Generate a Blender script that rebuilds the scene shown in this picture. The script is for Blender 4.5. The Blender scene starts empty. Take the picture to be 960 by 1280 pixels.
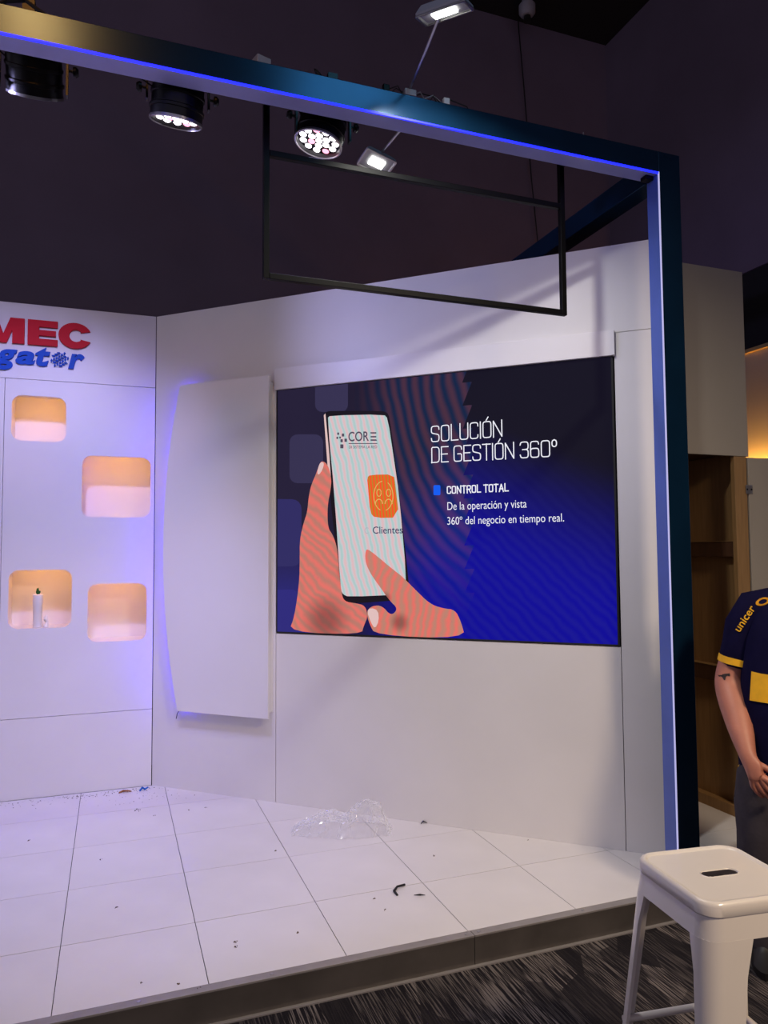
import bpy, bmesh, math, random
from mathutils import Vector, Matrix
from mathutils.bvhtree import BVHTree
random.seed(7)
PI = math.pi
scn = bpy.context.scene
COL = scn.collection

# ------------------------------------------------------------------ camera
FPX, YAW, PITCH, ROLL = 918.9127, 0.3530277, 0.0558002, -0.0068902
CAMZ, P = 1.612, 0.115                     # camera height, height of the stage floor
cy_, sy_, cp_, sp_ = math.cos(YAW), math.sin(YAW), math.cos(PITCH), math.sin(PITCH)
CF = Vector((sy_*cp_, cy_*cp_, sp_)); _R = Vector((cy_, -sy_, 0)); _U = _R.cross(CF)
CR = _R*math.cos(ROLL) + _U*math.sin(ROLL); CU = -_R*math.sin(ROLL) + _U*math.cos(ROLL)
CC = Vector((0, 0, CAMZ))
cam = bpy.data.objects.new('camera', bpy.data.cameras.new('camera')); COL.objects.link(cam)
m = Matrix((CR, CU, -CF)).transposed().to_4x4(); m.translation = CC
cam.matrix_world = m
cam.data.sensor_fit = 'HORIZONTAL'; cam.data.sensor_width = 36.0; cam.data.lens = FPX/960*36
cam.data.clip_start = 0.02; cam.data.clip_end = 100
scn.camera = cam
def ray(x, y): return (x-480)/FPX*CR - (y-640)/FPX*CU + CF
def onY(x, y, Y): d = ray(x, y); return CC + d*(Y/d.y)
def onZ(x, y, z): d = ray(x, y); return CC + d*((z-CAMZ)/d.z)

# ------------------------------------------------------------------ colour management, world, large lights
scn.view_settings.view_transform = 'Standard'; scn.view_settings.look = 'None'
scn.view_settings.exposure = 0.0; scn.view_settings.gamma = 1.0
scn.view_settings.use_curve_mapping = False
def lin(c): return tuple(((v/255)/12.92 if v/255 <= .04045 else ((v/255+.055)/1.055)**2.4) for v in c)
w = bpy.data.worlds.new('hall_air'); scn.world = w; w.use_nodes = True
w.node_tree.nodes['Background'].inputs[0].default_value = (0.57, 0.52, 0.68, 1)
w.node_tree.nodes['Background'].inputs[1].default_value = 0.52
def add_light(name, kind, loc, target, color, power, parent=None, **kw):
    l = bpy.data.lights.new(name, kind); l.color = color; l.energy = power
    for k, v in kw.items(): setattr(l, k, v)
    o = bpy.data.objects.new(name, l); COL.objects.link(o); o.location = loc
    d = Vector(target)-Vector(loc); o.rotation_euler = d.to_track_quat('-Z', 'Y').to_euler()
    if parent is not None:
        o.parent = parent; o.matrix_parent_inverse = parent.matrix_world.inverted()
    return o
# hall lamps high over the aisle where the photographer stands
add_light('hall_lamp_warm', 'AREA', (-0.58, 0.0, 5.3), (-.25, 2.7, 3.44), (1.0, .43, .10), 1.1, size=.34, spread=math.radians(40))
add_light('hall_lamp_teal', 'AREA', (1.75, 0.0, 5.3), (.95, 2.7, 3.44), (.16, .62, 1.0), 1.0, size=.9, spread=math.radians(50))
add_light('hall_lamp_amber', 'AREA', (2.3, -1.0, 3.7), (1.9, 1.9, .3), (1.0, .79, .54), 36, size=.5, spread=math.radians(95))

# ------------------------------------------------------------------ materials
def nt(name):
    mt = bpy.data.materials.new(name); mt.use_nodes = True
    return mt, mt.node_tree.nodes, mt.node_tree.links, mt.node_tree.nodes['Principled BSDF']
def M(name, c, rough=.5, metal=0., var=.06, scale=6., bump=0., bscale=60., spec=.5, coat=0.):
    mt, N, L, B = nt(name); c = lin(c)
    B.inputs['Roughness'].default_value = rough; B.inputs['Metallic'].default_value = metal
    B.inputs['Specular IOR Level'].default_value = spec; B.inputs['Coat Weight'].default_value = coat
    tc = N.new('ShaderNodeTexCoord'); n = N.new('ShaderNodeTexNoise')
    n.inputs['Scale'].default_value = scale; n.inputs['Detail'].default_value = 5
    L.new(tc.outputs['Object'], n.inputs['Vector'])
    r = N.new('ShaderNodeValToRGB'); e = r.color_ramp.elements
    e[0].position = .3; e[1].position = .7
    e[0].color = (*[v*(1-var) for v in c], 1); e[1].color = (*[min(1, v*(1+var)) for v in c], 1)
    L.new(n.outputs['Fac'], r.inputs[0]); L.new(r.outputs[0], B.inputs['Base Color'])
    if bump:
        n2 = N.new('ShaderNodeTexNoise'); n2.inputs['Scale'].default_value = bscale; n2.inputs['Detail'].default_value = 4
        L.new(tc.outputs['Object'], n2.inputs['Vector'])
        b = N.new('ShaderNodeBump'); b.inputs['Strength'].default_value = bump; b.inputs['Distance'].default_value = .004
        L.new(n2.outputs['Fac'], b.inputs['Height']); L.new(b.outputs[0], B.inputs['Normal'])
    return mt
def EM(name, c, s):
    mt, N, L, B = nt(name); c = lin(c)
    B.inputs['Base Color'].default_value = (*[v*.2 for v in c], 1)
    B.inputs['Emission Color'].default_value = (*c, 1); B.inputs['Emission Strength'].default_value = s
    return mt
def EMR(name, c, s):
    mt, N, L, B = nt(name)
    B.inputs['Emission Color'].default_value = (*c, 1); B.inputs['Emission Strength'].default_value = s
    return mt
def wood(name, c1, c2):
    mt, N, L, B = nt(name); B.inputs['Roughness'].default_value = .55
    tc = N.new('ShaderNodeTexCoord'); mp = N.new('ShaderNodeMapping'); mp.inputs['Scale'].default_value = (30, 30, 2.2)
    n = N.new('ShaderNodeTexNoise'); n.inputs['Scale'].default_value = 2; n.inputs['Detail'].default_value = 6
    r = N.new('ShaderNodeValToRGB'); r.color_ramp.elements[0].color = (*lin(c1), 1); r.color_ramp.elements[1].color = (*lin(c2), 1)
    r.color_ramp.elements[0].position = .3; r.color_ramp.elements[1].position = .75
    L.new(tc.outputs['Object'], mp.inputs[0]); L.new(mp.outputs[0], n.inputs['Vector']); L.new(n.outputs['Fac'], r.inputs[0]); L.new(r.outputs[0], B.inputs['Base Color'])
    return mt
def carpet():
    mt, N, L, B = nt('carpet'); B.inputs['Roughness'].default_value = .95; B.inputs['Specular IOR Level'].default_value = .1
    tc = N.new('ShaderNodeTexCoord')
    def noise(sc, scale, det=2):
        mp = N.new('ShaderNodeMapping'); mp.inputs['Scale'].default_value = sc
        n = N.new('ShaderNodeTexNoise'); n.inputs['Scale'].default_value = scale; n.inputs['Detail'].default_value = det
        L.new(tc.outputs['Object'], mp.inputs[0]); L.new(mp.outputs[0], n.inputs['Vector']); return n.outputs['Fac']
    def ramp(src, p0, p1, c0=(0, 0, 0, 1), c1=(1, 1, 1, 1)):
        r = N.new('ShaderNodeValToRGB'); e = r.color_ramp.elements
        e[0].position, e[1].position, e[0].color, e[1].color = p0, p1, c0, c1
        L.new(src, r.inputs[0]); return r.outputs[0]
    streak = ramp(noise((190, 5.5, 1), 1., 3), .48, .58)          # yarn streaks run in depth
    vo = N.new('ShaderNodeTexVoronoi'); vo.inputs['Scale'].default_value = 1.
    mp = N.new('ShaderNodeMapping'); mp.inputs['Scale'].default_value = (9, 3.2, 1); mp.inputs['Rotation'].default_value = (0, 0, .35)
    L.new(tc.outputs['Object'], mp.inputs[0]); L.new(mp.outputs[0], vo.inputs['Vector'])
    blk = ramp(vo.outputs['Color'], .25, .75, (.05, .05, .05, 1), (1, 1, 1, 1))
    mul = N.new('ShaderNodeMath'); mul.operation = 'MULTIPLY'; L.new(streak, mul.inputs[0]); L.new(blk, mul.inputs[1])
    r = N.new('ShaderNodeValToRGB'); e = r.color_ramp.elements
    e[0].color = (*lin((30, 27, 31)), 1); e[1].color = (*lin((112, 103, 100)), 1); e[1].position = .8
    L.new(mul.outputs[0], r.inputs[0]); L.new(r.outputs[0], B.inputs['Base Color'])
    b = N.new('ShaderNodeBump'); b.inputs['Strength'].default_value = .6; b.inputs['Distance'].default_value = .004
    L.new(noise((220, 220, 1), 1.), b.inputs['Height']); L.new(b.outputs[0], B.inputs['Normal'])
    return mt
m_white = M('white_board', (224, 220, 222), .42, var=.025, scale=2.5, bump=.03, bscale=40)
m_white2 = M('white_gloss_board', (228, 224, 228), .35, var=.02, scale=2)
m_tile = M('white_floor_panel', (222, 217, 219), .30, var=.04, scale=3, bump=.05, bscale=30)
m_gap = M('dark_joint_filler', (46, 42, 48), .8)  # plain dark colour of the deck, battens and backing behind joints
m_hall = M('dark_plum_paint', (112, 97, 116), .8, var=.1, scale=1.2)
m_black = M('black_paint', (20, 18, 22), .7)
m_ceil = M('black_ceiling', (20, 18, 24), .9)
m_frame = M('petrol_metal', (15, 48, 76), .22, metal=.5, var=.12, scale=5)
m_blackmet = M('black_metal', (8, 7, 9), .4, spec=.12)
m_parbody = M('black_lamp_body', (16, 15, 18), .35, metal=.4)
m_steel = M('steel', (170, 168, 170), .3, metal=.9)
m_alu = M('brushed_trim', (150, 144, 144), .45, metal=.3, var=.08, scale=14)
m_fascia = M('dark_plinth_metal', (92, 86, 84), .4, metal=.35, var=.18, scale=6)
m_stool = M('white_painted_steel', (214, 206, 200), .28, var=.02, scale=4, coat=.3)
m_slot = M('slot_dark', (40, 36, 40), .7)
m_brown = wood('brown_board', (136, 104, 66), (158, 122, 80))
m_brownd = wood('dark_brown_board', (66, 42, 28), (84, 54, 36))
m_beige = M('beige_panel', (160, 152, 142), .5, var=.03, scale=2)
m_red = M('red_acrylic', (200, 8, 34), .55, spec=.2)
m_blue = M('blue_acrylic', (12, 78, 190), .55, spec=.2)
m_led = EM('blue_led', (22, 30, 255), 3.2)
m_violet = EM('violet_led', (50, 14, 255), 48)
m_warm = EMR('warm_led', (1.0, .44, .03), 24)
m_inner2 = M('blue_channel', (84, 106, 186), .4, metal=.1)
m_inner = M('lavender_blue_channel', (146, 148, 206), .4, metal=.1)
m_flood = EM('flood_led', (250, 255, 240), 10)
m_carpet = carpet()
m_skin = M('skin', (176, 112, 92), .5, var=.08, scale=18, bump=.1, bscale=120)
m_navy = M('navy_jersey', (16, 13, 46), .85, spec=.08, var=.12, scale=30, bump=.15, bscale=160)
m_yel = M('yellow_jersey', (240, 178, 18), .7, var=.08, scale=30)
m_pants = M('grey_trousers', (66, 61, 66), .9, spec=.1, var=.14, scale=14, bump=.2, bscale=90)
m_hair = M('dark_hair', (26, 20, 18), .6)
m_shoe = M('black_shoe', (24, 22, 24), .5)
m_ink = M('tattoo_ink', (70, 58, 62), .6)
m_cable = M('black_cable', (18, 17, 20), .5)
m_grayp = M('grey_plastic', (150, 146, 156), .5)

# ------------------------------------------------------------------ mesh helpers
class MB:
    def __init__(s): s.v = []; s.f = []
    def quad(s, *pts): b = len(s.v); s.v += [tuple(p) for p in pts]; s.f.append(tuple(range(b, b+len(pts)))); return s
    def box(s, x0, x1, y0, y1, z0, z1):
        b = len(s.v)
        s.v += [(x0,y0,z0),(x1,y0,z0),(x1,y1,z0),(x0,y1,z0),(x0,y0,z1),(x1,y0,z1),(x1,y1,z1),(x0,y1,z1)]
        s.f += [tuple(b+i for i in q) for q in ((0,3,2,1),(4,5,6,7),(0,1,5,4),(1,2,6,5),(2,3,7,6),(3,0,4,7))]; return s
    def loft(s, rings, cap=True, closed=True):
        b = len(s.v); n = len(rings[0])
        for r in rings: s.v += [tuple(p) for p in r]
        for i in range(len(rings)-1):
            for j in range(n if closed else n-1):
                k = (j+1) % n
                s.f.append((b+i*n+j, b+i*n+k, b+(i+1)*n+k, b+(i+1)*n+j))
        if cap:
            s.f.append(tuple(b+j for j in reversed(range(n)))); s.f.append(tuple(b+(len(rings)-1)*n+j for j in range(n)))
        return s
    def tube(s, pts, r, n=8, cap=True):
        pts = [Vector(p) for p in pts]; rs = r if isinstance(r, (list, tuple)) else [r]*len(pts)
        rings = []; up = None
        for i, p in enumerate(pts):
            t = (pts[min(i+1, len(pts)-1)]-pts[max(i-1, 0)]).normalized()
            if up is None: up = Vector((0,0,1)) if abs(t.z) < .9 else Vector((1,0,0))
            a = t.cross(up).normalized(); bb = a.cross(t); up = bb
            rings.append([p+(a*math.cos(2*PI*k/n)+bb*math.sin(2*PI*k/n))*rs[i] for k in range(n)])
        return s.loft(rings, cap)
    def lathe(s, prof, n=24, cap=True):
        return s.loft([[(r*math.cos(2*PI*k/n), r*math.sin(2*PI*k/n), z) for k in range(n)] for r, z in prof], cap)
    def mesh(s, name, smooth=False, xf=None):
        me = bpy.data.meshes.new(name); me.from_pydata([tuple(xf @ Vector(v)) if xf else v for v in s.v], [], s.f); me.update()
        bm = bmesh.new(); bm.from_mesh(me); bmesh.ops.remove_doubles(bm, verts=bm.verts, dist=1e-5); bmesh.ops.recalc_face_normals(bm, faces=bm.faces); bm.to_mesh(me); bm.free()
        if smooth: shade(me)
        return me
def shade(me, ang=40):
    me.polygons.foreach_set('use_smooth', [True]*len(me.polygons)); me.set_sharp_from_angle(angle=math.radians(ang))
def obj(name, me, mat, parent=None, bevel=0, loc=None, rot=None):
    if isinstance(me, MB): me = me.mesh(name)
    o = bpy.data.objects.new(name, me); COL.objects.link(o)
    if mat and not me.materials: me.materials.append(mat)
    if parent is not None: o.parent = parent
    if loc is not None: o.location = loc
    if rot is not None: o.rotation_euler = rot
    if bevel:
        b = o.modifiers.new('bevel', 'BEVEL'); b.width = bevel; b.segments = 2; b.limit_method = 'ANGLE'
    return o
def tag(o, label, cat, group=None):
    o['label'] = label; o['category'] = cat
    if group: o['group'] = group
    return o
def thing(name, label, cat, loc=(0,0,0), rotz=0., group=None):
    o = bpy.data.objects.new(name, None); COL.objects.link(o); o.empty_display_size = .1
    o.location = loc; o.rotation_euler = (0, 0, rotz); return tag(o, label, cat, group)
def struct(name, loc=(0,0,0), rotz=0.):
    o = bpy.data.objects.new(name, None); COL.objects.link(o); o.location = loc; o.rotation_euler = (0,0,rotz); o['kind'] = 'structure'; return o
def smooth_poly(pts, it=2):
    for _ in range(it):
        q = []
        for i in range(len(pts)):
            a, b = pts[i], pts[(i+1) % len(pts)]
            q += [(a[0]*.75+b[0]*.25, a[1]*.75+b[1]*.25), (a[0]*.25+b[0]*.75, a[1]*.25+b[1]*.75)]
        pts = q
    return pts
def rrect(x0, x1, y0, y1, r, n=6):
    out = []
    for cx, cy, a0 in ((x1-r, y1-r, 0), (x0+r, y1-r, PI/2), (x0+r, y0+r, PI), (x1-r, y0+r, 1.5*PI)):
        for k in range(n+1): a = a0+PI/2*k/n; out.append((cx+r*math.cos(a), cy+r*math.sin(a)))
    return out
def plate(outline, holes=(), t=.01, stand=True, front=0.):
    """flat plate with holes; stand: outline is (x, z), front face at y=front, back at y=front+t"""
    cu = bpy.data.curves.new('outline', 'CURVE'); cu.dimensions = '2D'; cu.fill_mode = 'BOTH'; cu.extrude = t/2
    for poly in [outline, *holes]:
        sp = cu.splines.new('POLY'); sp.points.add(len(poly)-1); sp.use_cyclic_u = True
        for p, q in zip(sp.points, poly): p.co = (q[0], q[1], 0, 1)
    o = bpy.data.objects.new('outline', cu); me = bpy.data.meshes.new_from_object(o)
    bpy.data.objects.remove(o); bpy.data.curves.remove(cu)
    for v in me.vertices:
        x, y, z = v.co
        v.co = (x, front+t/2-z, y) if stand else (x, y, z)
    me.update(); bm = bmesh.new(); bm.from_mesh(me); bmesh.ops.remove_doubles(bm, verts=bm.verts, dist=1e-6); bmesh.ops.recalc_face_normals(bm, faces=bm.faces); bm.to_mesh(me); bm.free()
    return me
def text_raw(s, offset=0., extrude=0., shear=0.):
    cu = bpy.data.curves.new('lettering', 'FONT'); cu.body = s; cu.size = 1; cu.offset = offset; cu.extrude = extrude; cu.shear = shear
    cu.resolution_u = 5
    o = bpy.data.objects.new('lettering', cu); me = bpy.data.meshes.new_from_object(o)
    bpy.data.objects.remove(o); bpy.data.curves.remove(cu); return me
def bbox(me):
    xs = [v.co.x for v in me.vertices]; ys = [v.co.y for v in me.vertices]; return min(xs), max(xs), min(ys), max(ys)
CAPH = bbox(text_raw('H'))[3]
def text_fit(s, x0, x1, z0, cap, front, t=.001, offset=0., slope=0., shear=0., box=None):
    me = text_raw(s, offset, .5, shear); a, b, c, d = bbox(me)
    sx = (x1-x0)/(b-a)
    for v in me.vertices:
        x, y, z = v.co
        if box: zz = box[0]+(y-c)/(d-c)*(box[1]-box[0])
        else: zz = z0+y*cap/CAPH
        X = x0+(x-a)*sx
        v.co = (X, front+(.5-z)*t, zz+slope*(X-x0))
    me.update(); return me

# ------------------------------------------------------------------ hall shell
WC = Vector((0.2557, 5.0973, P)); TH = -0.7386766                 # stage corner, heading of the angled screen wall
WD = Vector((math.cos(TH), math.sin(TH), 0)); WN = Vector((-WD.y, WD.x, 0))
def W(x, y, off=0.):
    """pixel -> (along, up) on the screen wall plane moved off metres towards the viewer"""
    d = ray(x, y); t = ((WC-WN*off-CC).dot(WN))/d.dot(WN); p = CC+d*t
    return ((p-WC).dot(WD), p.z)
TOP = 3.212
HX, HY, HZ = 4.583, 5.9, 6.692
f = struct('floor'); obj('carpet_field', MB().box(-6, 7, -4, 2.72, -.04, 0), m_carpet, f)
f.name = 'floor'
c = obj('ceiling', MB().box(-6, 7, -4, HY+.1, HZ, HZ+.1), m_ceil); c['kind'] = 'structure'
o = obj('wall_hall_back', MB().box(-6, HX+.1, HY, HY+.1, 0, HZ), m_hall); o['kind'] = 'structure'
hr = struct('wall_hall_right')
obj('upper_wall', MB().box(HX, HX+.1, -4, HY, 3.77, HZ), m_hall, hr)
obj('lower_wall', MB().box(HX+.02, HX+.1, -4, HY, 0, 3.77), m_black, hr)

# ------------------------------------------------------------------ stage floor
st = struct('floor_stage')
X0, Y0, TS = -.1698, 4.667, .5028
SX0, SX1 = X0-3*TS, 4.55
obj('stage_deck', MB().box(SX0, SX1, 2.672, 5.6, 0, P-.006), m_gap, st)
def tile_mesh(w_, d_): return MB().box(.0016, w_-.0016, .0016, d_-.0016, -.005, 0).mesh('tile')
TM = {}
for i in range(-3, 10):
    for r in range(-1, 4):
        xa = X0+i*TS; xb = min(xa+TS, SX1); ya = Y0-(r+1)*.5017; yb = Y0-r*.5017
        if r == 3: ya = 2.7035
        if r == -1: yb = 5.094
        if xb-xa < .05: continue
        # pieces wholly behind the angled wall are not there
        if i < 6 and (Vector((xa, ya, 0))-WC).dot(WN) > .02: continue
        key = (round(xb-xa, 3), round(yb-ya, 3))
        if key not in TM: TM[key] = tile_mesh(*key); TM[key].materials.append(m_tile)
        obj('tile', TM[key], m_tile, st, loc=(xa, ya, P))
# metal edging and plinth in two lengths each
JX = 1.347
for a, b in ((SX0, JX-.001), (JX+.001, SX1)):
    obj('edge_trim', MB().box(a, b, 2.662, 2.702, P-.006, P+.0015), m_alu, st, bevel=.001)
    obj('plinth_panel', MB().box(a, b, 2.664, 2.672, .004, P-.007), m_fascia, st, bevel=.001)
obj('floor_profile', MB().box(SX0, SX1, 2.648, 2.664, 0, .005), m_alu, st)
for x in (JX-.028, JX+.028, 1.86, .55, .1, 2.2):
    obj('screw', MB().lathe([(.001, .002), (.006, .002), (.007, 0)], 10), m_steel, st, loc=(x, 2.682, P+.0015))

# ------------------------------------------------------------------ left booth wall with niches
wl = struct('wall_left', (0, WC.y, 0))
NICHES = [(-.609, -.294, 2.335, 2.624), (-.194, .229, 1.857, 2.256), (-.606, -.243, 1.156, 1.521), (-.148, .213, 1.054, 1.427)]
XL = -2.4; g = .0016; XR = .252
obj('header_panel', MB().box(XL, XR, 0, .03, 2.727+g, TOP), m_white, wl, bevel=.001)
obj('base_panel', MB().box(-.650+g, XR, 0, .03, P, .606-g), m_white, wl, bevel=.001)
obj('side_panel', MB().box(XL, -.650-g, 0, .03, P, 2.727-g), m_white, wl, bevel=.001)
holes = [rrect(a, b, c_, d, .058) for a, b, c_, d in NICHES]
obj('niche_panel', plate([(-.650+g, .606+g), (XR, .606+g), (XR, 2.727-g), (-.650+g, 2.727-g)], holes, .018), m_white, wl)
obj('backing', MB().box(XL, XR, .36, .38, P, TOP-.02), m_gap, wl)
obj('batten', MB().box(XL, XR, .031, .05, 2.70, 2.75), m_gap, wl)
obj('batten', MB().box(XL, XR, .031, .05, .585, .625), m_gap, wl)
obj('batten', MB().box(-.67, -.63, .031, .05, P, 2.7), m_gap, wl)
ND = .30
for a, b, c_, d in NICHES:
    e = .012; up = .045
    outer = rrect(a-e, b+e, c_-.001, d+up, .03)
    mb = MB(); mb.loft([[(x, .0185, z) for x, z in outer], [(x, ND, z) for x, z in outer]], cap=False)
    mb.f.append(tuple(range(len(outer), 2*len(outer))))
    me = mb.mesh('niche_box', True)
    nb = obj('niche_box', me, m_white2, wl)
    obj('led_strip', MB().box(a+.03, b-.03, .020, .030, d+.012, d+.022), m_warm, nb)

# ------------------------------------------------------------------ angled screen wall
wb = struct('wall_back', (WC.x, WC.y, 0), TH)
S0, S1, SZ0, SZ1, SE = .930, 2.932, 1.131, 2.627, 3.14
def wpanel(name, a, b, z0, z1, mat=m_white): return obj(name, MB().box(a+g, b-g, 0, .03, z0, z1), mat, wb, bevel=.001)
obj('corner_panel', plate([(g, P), (S0-.005-g, P), (S0-.005-g, SZ1), (2.938-g, SZ1), (2.938-g, 2.748+g), (SE, 2.748+g), (SE, TOP), (g, TOP)], (), .03), m_white, wb)
wpanel('under_screen_panel', S0-.005, 2.938, P, SZ0-.004)
wpanel('end_panel', 2.938, SE, P, 2.748-g)
obj('wall_core', MB().box(.05, SE-.002, .10, .14, P, TOP-.01), m_gap, wb)
obj('end_return', MB().box(SE-.02, SE, .031, .14, P, TOP), m_white, wb)
obj('seam_backing', MB().box(S0-.03, S0+.02, .031, .04, P, 1.1), m_gap, wb)
obj('seam_backing', MB().box(2.90, 2.98, .031, .04, P, TOP-.02), m_gap, wb)
# board over the screen
o = obj('trim_1', MB().box(.925, 2.943, -.022, -.0005, 2.626, 2.758), m_white2, None, bevel=.0015, loc=(WC.x, WC.y, 0), rot=(0, 0, TH)); o['kind'] = 'structure'

# curved panel left of the screen, standing off the wall
cp = thing('wall_panel', 'tall white panel with bowed left edge beside the video screen', 'panel', (WC.x, WC.y, 0), TH)
PO = .055
q = [W(228, 481, PO+.02), W(341, 470, PO+.02), W(341, 897, PO+.02), W(225, 889, PO+.02)]
xr = .916; zt = 2.706; zb = .625; xl = .255; xb = .132
arc = []
for k in range(25):
    u = k/24; z = zb+(zt-zb)*u; arc.append((xl-(xl-xb)*(1-(2*u-1)**2), z))
obj('face_board', plate([(xr, zb), (xr, zt)]+arc[::-1], (), .022, front=-PO-.022), m_white2, cp, bevel=.001)
mb = MB(); mb.box(xr-.04, xr-.012, -PO, -.001, zb+.03, zt-.03); mb.box(.30, .33, -PO, -.001, zb+.06, zt-.06)
obj('spacer_batten', mb, m_white, cp)
pts = [(x+.014, -.010, z) for x, z in arc]
obj('led_strip', MB().tube(pts, .005, 6), m_violet, cp)
tag(obj('loose_cable', MB().tube([(.262, -.03, .67), (.25, -.045, .63), (.235, -.05, .60), (.228, -.05, .57)], .0025, 6), m_cable, None, loc=(WC.x, WC.y, 0), rot=(0,0,TH)), 'short loose cable end under the bowed wall panel', 'cable')

# ------------------------------------------------------------------ video screen
sc = thing('video_screen', 'large LED video screen showing a phone held in two hands', 'screen', (WC.x, WC.y, 0), TH)
obj('screen_cabinet', MB().box(S0, S1, .004, .09, SZ0, SZ1), m_black, sc)
obj('screen_bezel', plate([(S0, SZ0), (S1, SZ0), (S1, SZ1), (S0, SZ1)], [[(S0+.006, SZ0+.008), (S1-.010, SZ0+.008), (S1-.010, SZ1-.004), (S0+.006, SZ1-.004)]], .008, front=-.004), m_black, sc)
def uv_of(x, y): s, z = W(x, y); return s, z
def screen_mat():
    mt, N, L, B = nt('screen_backdrop')
    B.inputs['Base Color'].default_value = (.004, .004, .006, 1); B.inputs['Roughness'].default_value = .7; B.inputs['Specular IOR Level'].default_value = .03
    tc = N.new('ShaderNodeTexCoord'); sp = N.new('ShaderNodeSeparateXYZ'); L.new(tc.outputs['Object'], sp.inputs[0])
    def mth(op, a, b=None, clamp=False):
        n = N.new('ShaderNodeMath'); n.operation = op; n.use_clamp = clamp
        for i, v in enumerate((a, b)):
            if v is None: continue
            if isinstance(v, (int, float)): n.inputs[i].default_value = v
            else: L.new(v, n.inputs[i])
        return n.outputs[0]
    def mix(f_, a, b, mode='MIX'):
        n = N.new('ShaderNodeMix'); n.data_type = 'RGBA'; n.blend_type = mode
        for k, v in ((0, f_), (6, a), (7, b)):
            if isinstance(v, (int, float)): n.inputs[k].default_value = v
            elif isinstance(v, tuple): n.inputs[k].default_value = (*v, 1)
            else: L.new(v, n.inputs[k])
        return n.outputs[2]
    u = mth('DIVIDE', mth('SUBTRACT', sp.outputs[0], S0), S1-S0); v = mth('DIVIDE', mth('SUBTRACT', sp.outputs[2], SZ0), SZ1-SZ0)
    def sstep(x, a, b):
        n = N.new('ShaderNodeMapRange'); n.interpolation_type = 'SMOOTHSTEP'; n.inputs[1].default_value = a; n.inputs[2].default_value = b; L.new(x, n.inputs[0]); return n.outputs[0]
    dark = lin((18, 15, 30)); left = lin((38, 32, 56)); blue = lin((12, 8, 150)); mid = lin((24, 30, 110))
    base = mix(sstep(u, .05, .5), left, dark)
    # blue rises from the foot of the picture, higher towards the middle
    k = mth('ADD', v, mth('MULTIPLY', mth('ABSOLUTE', mth('SUBTRACT', u, .62)), .55))
    bl = mth('MULTIPLY', sstep(mth('SUBTRACT', 1.0, k), .16, .72), sstep(u, .22, .52))
    base = mix(bl, base, blue)
    base = mix(mth('MULTIPLY', sstep(mth('SUBTRACT', 1., v), .55, 1.), mth('SUBTRACT', 1., sstep(u, .1, .3))), base, lin((44, 42, 128)))
    # interference ripples of the LED grid, ending in a saw-toothed seam
    cx, cz = W(700, 430)
    dx = mth('SUBTRACT', sp.outputs[0], cx); dz = mth('MULTIPLY', mth('SUBTRACT', sp.outputs[2], cz), .72)
    rad = mth('SQRT', mth('ADD', mth('MULTIPLY', dx, dx), mth('MULTIPLY', dz, dz)))
    no = N.new('ShaderNodeTexNoise'); no.inputs['Scale'].default_value = 2.5; L.new(tc.outputs['Object'], no.inputs['Vector'])
    rip = mth('SINE', mth('ADD', mth('MULTIPLY', rad, 96.), mth('MULTIPLY', no.outputs['Fac'], 9.)))
    rip = mth('MULTIPLY', mth('ADD', rip, 1.), .5)
    saw = mth('FRACT', mth('MULTIPLY', v, 11.5))
    edge = mth('LESS_THAN', u, mth('ADD', .595, mth('MULTIPLY', saw, .028)))
    msk = mth('MULTIPLY', edge, mth('MULTIPLY', sstep(u, .24, .42), sstep(v, .05, .5)))
    base = mix(mth('MULTIPLY', msk, .5), base, mix(rip, lin((12, 46, 88)), lin((98, 60, 82))))
    # fine ripples in the blue field
    wv = N.new('ShaderNodeTexWave'); wv.inputs['Scale'].default_value = 9; wv.inputs['Distortion'].default_value = 3; wv.bands_direction = 'DIAGONAL'
    L.new(tc.outputs['Object'], wv.inputs['Vector'])
    base = mix(mth('MULTIPLY', wv.outputs['Fac'], mth('MULTIPLY', bl, .16)), base, lin((50, 50, 130)))
    em = N.new('ShaderNodeEmission')
    L.new(base, B.inputs['Emission Color']); B.inputs['Emission Strength'].default_value = 1.0
    N.remove(em); return mt
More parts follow.
